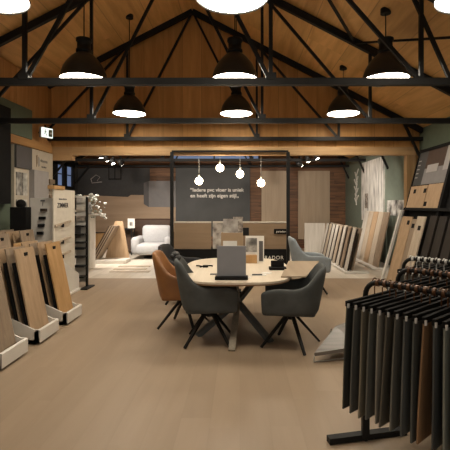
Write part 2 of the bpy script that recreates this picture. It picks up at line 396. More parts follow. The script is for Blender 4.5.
for k, (px, py) in enumerate(((301,165), (308,161), (317,158))):
    spot(px, py, 10.9, ((3.8,12,1.6),(2.4,11.5,.4),(3.6,10.4,.3))[k], 'black ceiling spotlight on the right of the rear room, %s from the left' % ORD[k], 'black spotlights in the rear room', en=130)
def fill_spot(x, aim, k, en):  # extra spots added out of view to brighten the rear wall and displays
    return spot(CX+x*F/9.3, CY-(2.88-H)*F/9.3, 9.3, aim, 'added unseen fill spotlight right behind the timber header, %s from the left' % ORD[k], 'added fill spotlights behind the header', en=en)
for k, (x, aim, en) in enumerate(((-3.4,(-4.6,15.2,1.2),250), (-2.2,(-2.6,15.2,1.3),220), (-.9,(-.9,15.2,1.6),150), (.6,(1.2,15.2,1.4),170), (2.0,(2.2,15.2,1.2),210), (3.0,(3.7,12.2,1.2),80))): fill_spot(x, aim, k, en)
tag(MB().box((X(92,10.8), 10.76, 3.0), (X(130,10.8), 10.96, 3.025)).build('light_track', M['black']), 'black track holding the left spotlights under the beam', 'light track')
tag(MB().box((X(295,10.9), 10.86, 3.0), (X(325,10.9), 10.95, 3.025)).build('light_track', M['black']), 'black track holding the right spotlights under the beam', 'light track')
for k, px in enumerate((203, 236)):
    tag(MB().tube([(X(px-12,14.0),14.0,3.38), (X(px+12,14.0),14.0,3.38)], .025, 8).build('tube_light', M['tube']), 'thin bluish tube light before the rear strip window, %s one' % ('left','right')[k], 'tube light', 'tube lights in the rear room')

# ------------------------------------------------------------ back wall displays
yb = YE-.035
t = thing('mural_panel', 'wide wall print of a grey counter on a pale wooden floor on the rear wall', 'wall print', ((X(80,yb)+X(172,yb))/2, yb, .4))
MB().box((X(84,yb), yb-.03, Z(232,yb)), (X(175.8,yb), yb, Z(195,yb))).build('printed_floor', M['printfloor'], t)
MB().prism([(X(84,yb),Z(195,yb)), (X(128,yb),Z(197,yb)), (X(150,yb),Z(183,yb)), (X(150,yb),Z(168,yb)), (X(84,yb),Z(168,yb))], 'Y', yb-.035, yb-.03).build('printed_wall', M['darkwall'], t)
MB().box((X(149,yb), yb-.04, Z(207,yb)), (X(175.8,yb), yb-.0, Z(181,yb))).build('printed_counter', M['grey'], t)
MB().prism([(X(144,yb),Z(204,yb)), (X(149,yb),Z(207,yb)), (X(149,yb),Z(181,yb)), (X(144,yb),Z(183,yb))], 'Y', yb-.04, yb).build('counter_side', M['greyd'], t)
t = thing('drawn_chair_sign', 'small pale line drawing of an armchair on the dark rear wall', 'wall drawing', (X(96,yb), yb-.05, Z(184,yb)))
MB().tube([(X(91,15.1),15.1,Z(179,15.1)), (X(96,15.1),15.1,Z(175,15.1)), (X(100,15.1),15.1,Z(177,15.1)), (X(97,15.1),15.1,Z(181,15.1)), (X(102,15.1),15.1,Z(182,15.1)), (X(92,15.1),15.1,Z(183,15.1)), (X(91,15.1),15.1,Z(179,15.1))], .013, 5).build('drawn_line', M['greyl'], t)
t = thing('quote_panel', 'large charcoal wall panel with a white two-line quotation', 'quote panel', (X(212,yb), yb, Z(235,yb)))
MB().box((X(176,yb), yb-.06, Z(236,yb)), (X(250,yb), yb-.005, Z(167,yb))).build('panel', M['chalk'], t)
text('quotation', '“Iedere pvc vloer is uniek\nen heeft zijn eigen stijl„', .185, M['lettering'], t, (X(190.5,yb), yb-.07, Z(193,yb)), FRONT, 'LEFT', 1.02, 1.15, .004)
for k, (a, b) in enumerate(((261.5,287.5), (298,329.5))):
    t = tag(MB().box((X(a,yb), yb-.05, Z(239,yb)), (X(b,yb), yb, Z(171,yb))).build('wall_panel', M['panel_bei']), 'tall beige veneer panel on the brown rear wall, %s one' % ('left','right')[k], 'wall panel', 'beige panels on the rear wall')
tag(MB().box((X(329,14.6), 14.2, 0), (X(345,14.6)-.02, 14.9, .35)).build('storage_box', M['walnut']), 'dark low box in the right corner of the rear room', 'box')

# ------------------------------------------------------------ display counter behind the table
yc = 9.3
t = thing('display_counter', 'long black display plinth carrying tan veneer panels behind the table', 'display counter', (-.2, yc+.2, 0))
MB().box((X(172,yc)+.03, yc, 0), (X(289,yc), yc+.5, .60), .01).build('plinth', M['matblack'], t)
for a, b, m, d in ((174,211,'panel_tan',0), (212.5,238,'marble',.03), (240,288,'panel_tan',.0)):
    p = MB().box((X(a,yc), yc+.03+d, .60), (X(b,yc), yc+.10+d, Z(223,yc))).build('veneer_panel', M[m], t)
    MB().box((X(a,yc), yc+.02+d, Z(223,yc)), (X(b,yc), yc+.12+d, Z(222,yc)+.01)).build('panel_edge', M['whitewash'], p)
lb = MB().box((X(274,yc), yc-.0, Z(234,yc)), (X(287,yc), yc+.03, Z(229,yc))).build('label_plate', M['matblack'], t)
text('label_text', 'parador', .07, M['lettering'], lb, (X(281,yc), yc-.006, Z(231.5,yc)), FRONT)
text('brand_lettering', 'PARADOR', .115, M['lettering'], t, (X(283.5,yc), yc-.006, Z(257.8,yc)), FRONT, 'RIGHT', 1.15)
text('tagline', 'parket', .07, M['lettering'], t, (X(281,yc), yc-.006, Z(264,yc)), FRONT, 'RIGHT')
# brochure stand on the floor behind the table
ys = 7.4
t = thing('brochure_stand', 'dark brochure stand with a grey marbled card on top, behind the table', 'brochure stand', (X(232,ys), ys+.1, 0))
xs = X(232,ys)
MB().box((xs-.17, ys, 0), (xs+.17, ys+.3, .03), .005).build('base', M['black'], t)
MB().box((xs-.03, ys+.14, .03), (xs+.03, ys+.19, .8)).build('pole', M['black'], t)
p = MB().box((X(221,ys), ys+.02, .78), (X(243,ys), ys+.2, Z(233,ys)), .004).build('brochure_box', M['card'], t)
MB().box((X(223,ys), ys+.012, Z(246,ys)), (X(237,ys), ys+.02, Z(241,ys))).build('price_label', M['paper'], p)
MB().box((X(223,ys), ys+.05, Z(234,ys)), (X(238,ys), ys+.07, Z(219,ys))).build('marbled_card', M['marble'], t)
MB().box((X(233,ys), ys+.09, Z(234,ys)), (X(243,ys), ys+.11, Z(217,ys))).build('marbled_card', M['photo2'], t)
MB().box((X(243,ys), ys+.1, Z(236,ys)), (X(249,ys), ys+.14, Z(228,ys))).build('card_clip', M['black'], t)

# ------------------------------------------------------------ table
tc = (-.05, 5.45, 0)
t = thing('meeting_table', 'light oak rounded meeting table with crossed grey steel legs', 'table', tc)
def sup(n, ax, ay, e, k):
    pts = []
    for i in range(n):
        a = 2*PI*i/n; c, s = math.cos(a), math.sin(a)
        pts.append((math.copysign(abs(c)**(2/e), c)*ax+tc[0], math.copysign(abs(s)**(2/e), s)*ay+tc[1]))
    return pts
MB().prism(sup(72, .70, 1.04, 3.2, 0), 'Z', .742, .765).build('tabletop', M['tabletop'], t)
MB().prism(sup(72, .695, 1.035, 3.2, 0), 'Z', .725, .742).build('tabletop_edge', M['tableedge'], t)
c = Vector((-.08, 5.25, .33))
for foot, top, m in (((-.09,4.48), (-.1,6.0), 'woodleg'), ((-.52,5.0), (.3,5.5), 'greyleg'), ((.36,4.78), (-.42,5.65), 'greyleg'), ((-.05,6.0), (-.09,4.7), 'greyleg')):
    f = Vector((foot[0], foot[1], .0)); tp = Vector((top[0], top[1], .725))
    c2 = Vector((tc[0]+.02, 5.25, .36))
    MB().bar(f, c2, .075, .05, up=(0,0,1)).bar(c2, tp, .075, .05).build('leg', M[m], t)
zt = .765
# things on the table
t = thing('grey_sign_board', 'upright plain grey board in a black base at the near end of the table', 'sign board', (X(231.5,4.62), 4.62, zt))
MB().box((X(215,4.6), 4.55, zt), (X(248,4.6), 4.68, zt+.035), .006).build('base', M['matblack'], t)
m = MB().box((X(217,4.6), 4.605, zt+.035), (X(246,4.6), 4.625, Z(246,4.6)), .003); m.build('board', M['screen'], t)
t = thing('picture_frame', 'small white picture frame with a grey photo on the table', 'picture frame', (X(255,6.05), 6.05, zt))
yf = 6.05
MB().box((X(245.5,yf), yf, zt), (X(264,yf), yf+.02, Z(236,yf))).build('frame', M['paper'], t)
MB().box((X(246,yf), yf-.004, Z(252,yf)), (X(257,yf), yf, Z(238,yf))).build('photo', M['photo'], t)
MB().box((X(259,yf), yf-.004, Z(261,yf)), (X(263,yf), yf, Z(241,yf))).build('photo', M['greyd'], t)
MB().box((X(246,5.98), 5.9, zt), (X(257,5.98), 5.98, Z(253,5.98)), .004)
o = MB().box((X(246,5.9), 5.86, zt), (X(257,5.9), 5.96, Z(255,5.9)), .004).build('wooden_block', M['oak2']); tag(o, 'small golden wooden block before the white picture frame', 'wooden block')
yk = 5.3
t = thing('card_holder', 'low black card holder on the right side of the table', 'card holder', (X(278,yk), yk, zt))
MB().box((X(269,yk), yk-.06, zt), (X(286,yk), yk+.06, zt+.035), .005).build('base', M['matblack'], t)
MB().box((X(271,yk), yk+.0, zt+.035), (X(284,yk), yk+.03, zt+.115), .004).build('back_plate', M['matblack'], t)
for k, (a, b, y, r, lb) in enumerate(((251,266,4.88,.1,'white folded leaflet beside the grey sign board'), (262,271,5.02,-.5,'small white card near the right table edge'), (247,251,4.72,.2,'narrow white slip at the front table edge'))):
    mt = Matrix.Translation((X((a+b)/2,y), y, zt)) @ Matrix.Rotation(r, 4, 'Z'); w = X(b,y)-X(a,y)
    tag(MB().box((-w/2,-.045,0), (w/2,.045,.006), 0, mt).build('leaflet', M['paper']), lb, 'paper')
tag(MB().box((-.06,-.03,.006), (.06,.0,.018), .003, Matrix.Translation((X(257,4.85),4.87,zt)) @ Matrix.Rotation(.1,4,'Z')).build('pen_case', M['letterdark']), 'thin dark pen case lying on the white leaflet', 'pen case')
pts = []
for i in range(26):
    a = i/25*2.6*PI; pts.append((X(203,5.5)-.10+.19*i/25+.035*math.sin(a), 5.52+.06*math.cos(a*.9), zt+.01))
t = tag(MB().tube(pts, .009, 6).build('charging_cable', M['matblack']), 'curled black cable lying on the left of the tabletop', 'cable')
MB().box((X(203,5.5)+.0, 5.47, zt), (X(203,5.5)+.07, 5.51, zt+.03), .004).build('plug', M['matblack'], t)
tag(MB().box((X(210,4.9), 4.9, zt), (X(218,4.9), 4.96, zt+.008)).build('pen', M['letterdark']), 'short dark pen left of the grey sign board', 'pen')

# ------------------------------------------------------------ chairs
def make_chair(label, mat, loc, rz, base_rz, group, seatmat=None, tall=.95):
    t = thing('tub_chair', label, 'chair', loc, rz, group)
    # upholstered shell: U in plan, high at the back, lower at the arms; faces +x
    m = MB(); path = []
    n = 22
    for i in range(n+1):
        s = -1+2*i/n
        th = s*PI*.5                                   # rounded back
        if abs(s) <= .5:
            a = s*PI
            x = -.10-.19*math.cos(a)**.8 if math.cos(a) > 0 else -.10
            y = .29*math.sin(a)
            x, y = (-.08-.21*abs(math.cos(a))**.7, .30*math.copysign(abs(math.sin(a))**.7, math.sin(a)))
        else:
            k = (abs(s)-.5)/.5
            x, y = -.08+.40*k, math.copysign(.30-.02*k, s)
        q_ = max(0, min(1, (abs(s)-.24)/.30)); hh = tall+(.70-tall)*q_*q_*(3-2*q_)-.02*(abs(s)/.24)**2*(abs(s) < .24)
        if abs(s) > .85: hh -= .05*(abs(s)-.85)/.15
        path.append((x, y, hh, s))
    rows = []
    for j in range(7):
        k = j/6; row = []
        for x, y, hh, s in path:
            z = .405+(hh-.405)*k
            fl = .085*(z-.42)/.5 if abs(s) < .5 else .085*(z-.42)/.5*max(0, 1-(abs(s)-.5)*2.4)
            b = 1-.035*(1-k)**2
            row.append(m.bm.verts.new((x*b-fl, y*b*(1+.05*k), z)))
        rows.append(row)
    for a, b in zip(rows, rows[1:]):
        for i in range(n): m.bm.faces.new((a[i], a[i+1], b[i+1], b[i]))
    m.build('backrest', mat, t, False, True, 1, .06)
    MB().box((-.27,-.265,.39), (.31,.265,.53), .03).build('seat', seatmat or mat, t, False, True)
    MB().lathe([(0,.30), (.035,.30), (.045,.36), (.11,.40), (0,.40)], 16).build('swivel_hub', M['black'], t, False)
    for k in range(4):
        a = base_rz-rz+PI/4+k*PI/2; cs, sn = math.cos(a), math.sin(a)
        MB().bar((cs*.02, sn*.02, .385), (cs*.36, sn*.36, .012), .040, .03, w2=.028).build('leg', M['black'], t, False)
    return t
make_chair('slate upholstered tub chair at the near left corner of the table', M['velvet'], (-.36, 4.80, 0), math.radians(6), 0, 'tub chairs', tall=.99)
make_chair('slate upholstered tub chair on the right side of the table', M['velvet'], (.58, 4.68, 0), math.radians(172), math.radians(-28), 'tub chairs', M['velvet'], .93)
make_chair('cognac brown leather tub chair on the left side of the table', M['leather'], (-.74, 5.42, 0), math.radians(4), math.radians(-16), 'tub chairs', tall=1.0)
make_chair('black tub chair at the far left of the table', M['blackfab'], (-.93, 6.78, 0), math.radians(-8), 0, 'tub chairs', tall=.95)
make_chair('pale blue grey tub chair behind the right end of the table', M['velvetb'], (1.30, 7.55, 0), math.radians(0), 0, 'tub chairs', tall=1.03)
# tan sample board across the arms of the right chair
o = MB().prism([(X(288.5,6.0),6.0), (X(319,6.0),6.0), (X(306,4.70),4.70), (X(281,4.70),4.70)], 'Z', .768, .782).build('sample_board', M['panel_sample'])
tag(o, 'tan wood sample board lying across the arms of the right chair', 'sample board')
# patterned scarf on chair back
o = MB().ball((-.76, 4.83, 1.02), .045, (1.1,1.3,.8)).ball((-.72, 4.78, .985), .035, (1.2,1,.9)).ball((-.79,4.79,1.0), .03).build('patterned_scarf', M['scarf'], None, True, True)
tag(o, 'bunched black and white scarf on top of the near left chair back', 'scarf')

# ------------------------------------------------------------ rear lounge
t = thing('lounge_armchair', 'off-white rounded lounge armchair in the rear room', 'armchair', (X(150,12.2), 12.3, 0))
ax, ay = X(151,12.2), 12.2
MB().lathe([(0,0), (.28,0), (.28,.03), (.05,.05), (.05,.16), (0,.16)], 20, (ax,ay+.3,0)).build('swivel_base', M['black'], t)
MB().box((ax-.44, ay-.25, .14), (ax+.46, ay+.6, .46), .09).build('seat', M['ivory'], t, True, True)
MB().box((ax-.36, ay+.35, .40), (ax+.52, ay+.62, .98), .10).build('backrest', M['ivory'], t, True, True)
MB().box((ax-.56, ay-.25, .14), (ax-.30, ay+.6, .66), .10).build('armrest', M['ivory'], t, True, True)
MB().box((ax+.36, ay+.1, .14), (ax+.56, ay+.6, .66), .08).build('armrest', M['ivory'], t, True, True)
t = thing('wing_chair', 'dark brown high-backed chair behind the off-white armchair', 'chair', (X(153,13.6), 13.7, 0))
bx = X(150,13.6)
MB().box((bx-.62, 13.5, .15), (bx+.62, 14.2, .45), .06).build('seat', M['brownfab'], t, True, True)
MB().box((bx-.66, 14.0, .40), (bx+.66, 14.25, 1.13), .07).build('backrest', M['brownfab'], t, True, True)
for a in (-.55,.55):
    for b in (13.6,14.1): MB().bar((bx+a,b,0), (bx+a,b,.16), .05).build('leg', M['black'], t)
t = thing('side_table', 'small dark side table left of the off-white armchair', 'side table', (X(126,13.2), 13.3, 0))
MB().box((X(121,13.2), 13.1, .80), (X(133,13.2), 13.5, .85)).build('table_top', M['black'], t)
for a in (122,132):
    for b in (13.13,13.47): MB().bar((X(a,13.2),b,0), (X(a,13.2),b,.8), .03).build('leg', M['black'], t)
MB().box((X(123,13.2), 13.4, .1), (X(131,13.2), 13.42, .8)).build('back_panel', M['brownfab'], t)
t = thing('picture_frame', 'small white framed card standing on the dark side table', 'picture frame', (X(130,13.2), 13.3, .85))
MB().box((X(127,13.2), 13.28, .85), (X(134,13.2), 13.31, 1.16)).build('frame', M['paper'], t)
MB().box((X(129,13.2), 13.27, .93), (X(132,13.2), 13.28, 1.05)).build('photo', M['photo'], t)
# oak cabinet at the rear wall
t = thing('low_cabinet', 'low golden oak cabinet against the rear wall on the left', 'cabinet', (X(115,14.8), 14.9, 0))
MB().box((X(95,14.7), 14.7, .06), (X(126,14.7), 15.1, .58), .01).build('body', M['oak2'], t)
for k in range(3):
    w = (X(126,14.7)-X(95,14.7))/3; x0 = X(95,14.7)+k*w
    d = MB().box((x0+.01, 14.68, .09), (x0+w-.01, 14.7, .55)).build('door', M['oak2'], t)
    MB().box((x0+w-.06, 14.665, .3), (x0+w-.04, 14.68, .42)).build('handle', M['black'], d)
MB().box((X(95,14.7)+.03, 14.75, 0), (X(126,14.7)-.03, 15.05, .06)).build('toe_kick', M['matblack'], t)
# leaning boards, left rear: dark boards and tan wedge
t = thing('board_tray', 'white tray holding a fan of dark boards in the left rear room', 'display tray', (-4.3, 11.3, 0))
yb2 = 11.2
MB().box((X(88,yb2), yb2-.05, 0), (X(126,yb2), yb2+.5, .10), .01).build('tray', M['white'], t)
for k in range(6):
    x = X(89.5+k*1.2,yb2); dx = .52
    o = MB().prism([(x,.1), (x+.035,.1), (x+.035+dx,1.02), (x+dx,1.02)], 'Y', yb2, yb2+.42).build('leaning_sample_board', M[('walnut','oak3')[k%2]])
    tag(o, 'dark leaning sample board, %s from the left of the fan in the left rear room' % ORD[k], 'sample board', 'fanned dark boards in the rear room')
o = MB().prism([(X(100,yb2),.10), (X(125,yb2),.10), (X(118,yb2),1.14), (X(110,yb2),1.14)], 'Y', yb2+.44, yb2+.48).build('leaning_sample_board', M['oak'])
tag(o, 'natural oak board standing right of the fanned dark boards', 'sample board')
# flower display
t = thing('flower_display', 'white shelf with a spread of white flowers, left rear room', 'flower display', (-4.2, 10.2, 0))
yv = 10.2
MB().box((X(76,yv), yv, .0), (X(90,yv), yv+.4, Z(216,yv)), .01).build('pedestal', M['white'], t)
MB().box((X(75,yv), yv-.02, Z(216,yv)), (X(100,yv), yv+.42, Z(215,yv)+.02), .005).build('shelf', M['white'], t)
v = MB().lathe([(0,0), (.07,0), (.10,.12), (.06,.26), (.075,.3), (.06,.3), (0,.05)], 16, (X(86,yv), yv+.15, Z(215,yv)+.02)).build('vase', M['greyl'], t, True, True)
rnd = random.Random(3); fl = MB(); st = MB(); base = Vector((X(86,yv), yv+.15, Z(208,yv)))
for k in range(90):
    p = Vector((X(rnd.uniform(76,103),yv), yv+rnd.uniform(-.15,.45), Z(rnd.uniform(194,219),yv)))
    if p.x > X(93,yv) and p.z > Z(200,yv): continue
    fl.ball(p, rnd.uniform(.022,.05), (1,1,.7), 1)
    if k % 3 == 0: st.tube([base, (base+p)/2+Vector((0,0,.05)), p], .005, 4)
f = fl.build('flower_heads', M['leaf'], t); f['kind'] = 'stuff'
st.build('stems', M['green'], t)
# floor planks laid on pale floor
for k, (a, b, y, yy) in enumerate(((109,149,9.75,9.95), (113,146,10.15,10.3), (118,150,10.6,10.8))):
    tag(MB().box((X(a,y), y, 0), (X(b,y), yy, .012)).build('loose_plank', M['rug']), 'beige plank lying flat on the pale floor, %s from the camera' % ORD[k], 'plank', 'planks flat on the pale floor')

# ------------------------------------------------------------ left wall displays
xw = WL+.012
def yl(px, xx=xw): return F*xx/(px-CX)
t = thing('wall_display', 'white wall display unit with grey header and photos on the left wall', 'wall display', (xw, 7.7, 0))
MB().box((xw, yl(11), .1), (xw+.06, yl(50), 2.70), .004).build('backboard', M['cream'], t)
MB().box((xw+.06, yl(11), 2.28), (xw+.10, yl(27), 2.69)).build('header', M['greyd'], t)
MB().box((xw+.06, yl(26), 1.5), (xw+.16, yl(41), 2.28)).build('grey_panel', M['greyl'], t)
for a in (12.5,18.5):
    for j in range(2): 
        pz = 2.20-j*.5
        MB().box((xw+.06, yl(a), pz-.42), (xw+.075, yl(a+5), pz)).build('photo', M['photo'], t)
for j in range(4):
    z = 2.14-j*.165
    MB().box((xw+.06, yl(43.5), z-.09), (xw+.14, yl(48.5), z)).build('sample_chip', M['oak3'], t)
em = MB(); yy = yl(34.5); em.prism([(yy-.06,2.58), (yy-.01,2.60), (yy+.0,2.44), (yy-.04,2.36)], 'X', xw+.06, xw+.066); em.build('emblem', M['oak3'], t)
em = MB(); yy = yl(36.2); em.prism([(yy-.03,2.57), (yy+.01,2.53), (yy+.02,2.40), (yy-.03,2.37)], 'X', xw+.06, xw+.066); em.build('emblem', M['greyl'], t)
text('small_lettering', 'vloeren', .10, M['grey'], t, (xw+.063, yl(41), 2.50), LEFTWALL())
text('small_lettering', 'interieur', .06, M['grey'], t, (xw+.063, yl(41), 2.38), LEFTWALL())
o = MB().box((xw, 5.4, 1.62), (xw+.12, yl(11, xw+.12), 3.28), .005).build('black_wall_panel', M['matblack'])
tag(o, 'tall black panel on the left wall at the picture edge', 'wall panel')
# white slat display facing the aisle
yd = 7.05
t = thing('sample_stand', 'pale grey upright sample stand with four dark sample blocks', 'sample stand', (X(42,yd), yd, 0))
MB().box((X(30,yd), yd, 0), (X(54,yd), yd+.05, Z(198,yd)), .006).build('board', M['white'], t)
for k, (px, py) in enumerate(((44.5,210), (43,218), (42,225.5), (41,233))):
    MB().box((X(px-2.8,yd), yd-.06, Z(py+1.5,yd)), (X(px+2.8,yd), yd, Z(py-1.5,yd))).build('sample_block', M['matblack' if k else 'walnut'], t)
MB().box((X(41,yd), yd-.02, Z(201.5,yd)), (X(45,yd), yd, Z(200,yd))).build('label', M['greyd'], t)
MB().tube([(X(43,yd), yd-.01, Z(202,yd)), (X(43,yd), yd-.01, Z(206,yd))], .004, 5).build('stem', M['greyd'], t)
o = MB().box((X(13,6.9), 6.8, .0), (X(29,6.9), 6.98, Z(207,6.9)), .01).ball((X(21,6.9),6.9,Z(204,6.9)), .08).build('coffee_machine', M['matblack'])
tag(o, 'black cabinet with a rounded top piece before the white wall display', 'cabinet')
# white gondola board (parallel to the aisle)
xg = -3.12
def yg(px): return F*xg/(px-CX)
t = thing('white_display_board', 'tall cream display board with slanted wood strips and dark lettering', 'display board', (xg, 7.3, 0))
MB().box((xg-.03, yg(54), .02), (xg, yg(75), 1.87), .01).build('board', M['whitematt'], t)
text('lettering', 'ZIMMER', .115, M['letterdark'], t, (xg+.003, (yg(55)+yg(70))/2, Z(205.5,7.15)), LEFTWALL(), 'CENTER', 1.1, 1, .002)
text('small_lettering', 'houten vloeren', .05, M['grey'], t, (xg+.003, (yg(57)+yg(68))/2, Z(199,7.15)), LEFTWALL())
for k, (pya, pyb) in enumerate(((226,221), (243,237), (258,251))):
    ya, yb_ = yg(54), yg(69.5)
    MB().bar((xg+.02, ya, Z(pya,ya)), (xg+.02, yb_, Z(pyb,yb_)), .03, .04).build('wood_strip', M['oak4'], t)
    ym = yg(61)
    MB().lathe([(0,-.03), (.025,-.03), (.025,.03), (0,.03)], 12, (xg+.03, ym, Z((pya+pyb)/2+2,ym))).build('knob', M['black'], t)
MB().prism([(yg(58),.02), (yg(76),.02), (yg(76),.30), (yg(60),.62)], 'X', xg+.02, xg+.06).build('side_wedge', M['white'], t)
MB().box((xg-.10, yg(53), 0), (xg+.12, yg(75), .04), .008).build('foot_board', M['white'], t)
tag(MB().box((xg-.09, yg(53), 1.87), (xg+.02, yg(64), 1.93)).build('wooden_box', M['oak2']), 'flat wooden box on top of the cream display board', 'box')
# black post shelving with pale shelves
yr = 7.96
t = thing('shelf_rack', 'white-backed rack with thin black shelves and a black post', 'shelf rack', (X(82,yr), yr, 0))
MB().box((X(75.5,yr), yr+.04, .1), (X(86.5,yr), yr+.07, Z(196,yr))).build('backboard', M['white'], t)
MB().box((X(86,yr), yr-.02, 0), (X(88,yr), yr+.02, Z(197,yr))).build('post', M['black'], t)
MB().box((X(85,yr), yr-.25, 0), (X(92,yr), yr+.15, .025)).build('foot', M['black'], t)
for py in (226,234,242,248,256,265.5,276):
    MB().box((X(75.5,yr), yr-.16, Z(py+.8,yr)), (X(87,yr), yr+.04, Z(py-.6,yr))).build('shelf', M['black'], t)
MB().box((X(75.5,yr), yr-.02, Z(238,yr)), (X(80,yr), yr+.04, Z(225,yr))).build('dark_panel', M['greyd'], t)
for py, m in ((200,'photo'),(208,'whitewash'),(218,'photo2')):
    MB().box((X(77,yr), yr-.03, Z(py+2.5,yr)), (X(85,yr), yr+.04, Z(py-2,yr))).build('sample_tile', M[m], t)

# exit sign
t = thing('exit_sign', 'lit white emergency exit sign on the left timber wall', 'exit sign', (-3.88, 8.25, 3.05), math.radians(64))
MB().box((-.13,.02,-.10), (.14,.08,.11), .01).build('housing', M['greyl'], t, False)
MB().box((-.12,.0,-.09), (.135,.02,.10), .004).build('face', M['exit'], t, False)
m = MB(); m.ball((-.045,-.004,.06), .014, (1,.3,1), 1)
for a, b in (((-.045,.045),(-.05,.0)), ((-.05,.0),(-.085,-.04)), ((-.05,.0),(-.015,-.03)), ((-.015,-.03),(-.02,-.065)), ((-.046,.035),(-.085,.02)), ((-.046,.035),(-.01,.015))):
    m.bar((a[0],-.004,a[1]), (b[0],-.004,b[1]), .013, .006, up=(0,1,0))
m.build('running_figure', M['green'], t, False)
MB().prism([(.03,-.07), (.12,-.07), (.12,.075), (.03,.075)], 'Y', -.003, 0).build('door_symbol', M['green'], t, False)
MB().prism([(.05,-.0), (.075,.03), (.075,.012), (.105,.012), (.105,-.012), (.075,-.012), (.075,-.03)], 'Y', -.006, -.003).build('arrow', M['paper'], t, False)
MB().bar((0,.06,.09), (0,.06,.16), .02).bar((-.11,.12,0), (0,.06,0), .03).build('bracket', M['black'], t, False)

# ------------------------------------------------------------ board trays on the left
def make_tray(label, y0, w=.48, xf=-2.28, depth=.78, group='white board trays'):
    t = thing('board_tray', label, 'display tray', (xf, y0+w/2, 0), 0, group)
    MB().box((xf-depth, y0, .03), (xf-.02, y0+w, .06)).build('tray_base', M['white'], t)
    MB().prism([(xf-.07,.03), (xf,.03), (xf,.165), (xf-.02,.175), (xf-.07,.15)], 'Y', y0, y0+w).build('front_lip', M['white'], t)
    for yy in (y0, y0+w-.02):
        MB().prism([(xf-.01,.03), (xf-.02,.175), (xf-.07,.175), (xf-.36,.31), (xf-depth,.42), (xf-depth,.03)], 'Y', yy, yy+.02).build('side_panel', M['white'], t)
    MB().box((xf-depth+.05, y0+.05, 0), (xf-.08, y0+w-.05, .03)).build('plinth', M['matblack'], t)
    for k in range(4):  # black sheets standing in for the shade between the leaning boards
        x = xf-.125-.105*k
        MB().prism([(x-.035,.07), (x-.01,.07), (x-.19,.93), (x-.215,.93)], 'Y', y0+.025, y0+w-.025).build('shade_sheet', M['matblack'], t)
    return t
def lean_board(x, y0, w, h, mat, label, group, dx=.21, th=.016, z0=.062, notch=True):
    t = thing('floor_board_sample', label, 'sample board', (x, y0+w/2, z0), 0, group)
    MB().prism([(x,z0), (x+th,z0), (x+th-dx,z0+h), (x-dx,z0+h)], 'Y', y0, y0+w).build('board', mat, t)
    if notch:
        zz = z0+h-.09; xx = x+th-dx*(h-.09)/h
        MB().box((xx-.006, y0+w*.42, zz), (xx+.006, y0+w*.58, zz+.04)).build('hand_hole', M['matblack'], t)
    return t
tl = ['nearest white tray on the left', 'middle white tray on the left', 'third white tray on the left']
cols = [['oak3','oak','oak3','oak'], ['oak','oak3','oak','oak3'], ['oak2','oak','oak3','oak']]
cname = {'oak':'natural oak','oak2':'golden oak','oak3':'grey-brown oak','oak4':'pale oak','walnut':'dark walnut','whitewash':'whitewashed'}
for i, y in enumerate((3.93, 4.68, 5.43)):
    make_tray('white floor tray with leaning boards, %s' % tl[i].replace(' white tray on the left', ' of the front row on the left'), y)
    for k in range(5):
        lean_board(-2.395-.105*k, y+.03, .42, 1.02+.01*(k%2), M[cols[i][k%4]], '%s leaning board, %s from the front of the %s' % (cname[cols[i][k%4]], ORD[k], tl[i]), 'boards in the front trays', th=.016)
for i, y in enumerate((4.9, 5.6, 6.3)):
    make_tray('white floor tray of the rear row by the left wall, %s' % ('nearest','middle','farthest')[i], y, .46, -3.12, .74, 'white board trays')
    for k in range(5):
        c = ['oak','oak3','oak3','oak'][(i+k)%4]
        lean_board(-3.205-.105*k, y+.03, .40, 1.10+.02*((i+k)%3), M[c], '%s leaning board, %s from the front of the %s tray by the left wall' % (cname[c], ORD[k], ('nearest','middle','farthest')[i]), 'boards in the rear trays')

# ------------------------------------------------------------ right wall: poster, photos, boards
xr = WR-.012
def yp(px, xx=xr): return F*xx/(px-CX)
t = thing('curtain_poster', 'tall white poster of pale curtains on the right wall', 'poster', (xr, 11.8, 1.3))
MB().box((xr-.05, yp(385), 1.13), (xr, yp(363), 2.92)).build('print', M['curtain'], t)
MB().box((xr-.055, yp(369.5), 1.5), (xr-.05, yp(366.5), 1.95)).build('printed_detail', M['photo2'], t)
for k, (a, b) in enumerate(((397.5,388), (405,398.5))):
    tag(MB().box((xr-.03, yp(a), Z(216,10)), (xr, yp(b), Z(200,10))).build('wall_photo', M['photo']), 'black and white photo on the right wall, %s one' % ('left','right')[k], 'photo', 'photos on the right wall')
tag(MB().box((xr-.08, 9.2, .0), (xr-.02, 10.0, 1.30)).build('backing_board', M['oak3']), 'brown panel standing below the two wall photos', 'panel')
t = thing('drawn_chair_sign', 'white painted tree motif on the grey-green rear wall', 'wall drawing', (xr, 14.0, 1.7))
m = MB()
for k in range(14):
    yy = 13.75+.25*math.sin(k*2.3); zz = 1.75+.08*k
    m.bar((xr-.01, 13.75, 1.6+.075*k), (xr-.01, yy, zz), .02, .05)
m.build('motif', M['white'], t)
# boards standing under the poster
cs = ['whitewash','oak4','oak','oak4','oak3']
for k in range(5):
    y = 10.15+k*.40; 
    o = MB().prism([(3.40,.05), (3.43,.05), (3.73,1.42), (3.70,1.42)], 'Y', y, y+.37).build('wall_sample_board', M[cs[4-k]])
    tag(o, '%s upright board below the curtain poster, %s from the near end' % (cname[cs[4-k]], ORD[k]), 'sample board', 'upright boards below the poster')
tag(MB().box((3.25, 10.05, 0), (3.86, 12.2, .05), .01).build('white_platform', M['white']), 'low white platform under the upright boards', 'platform')
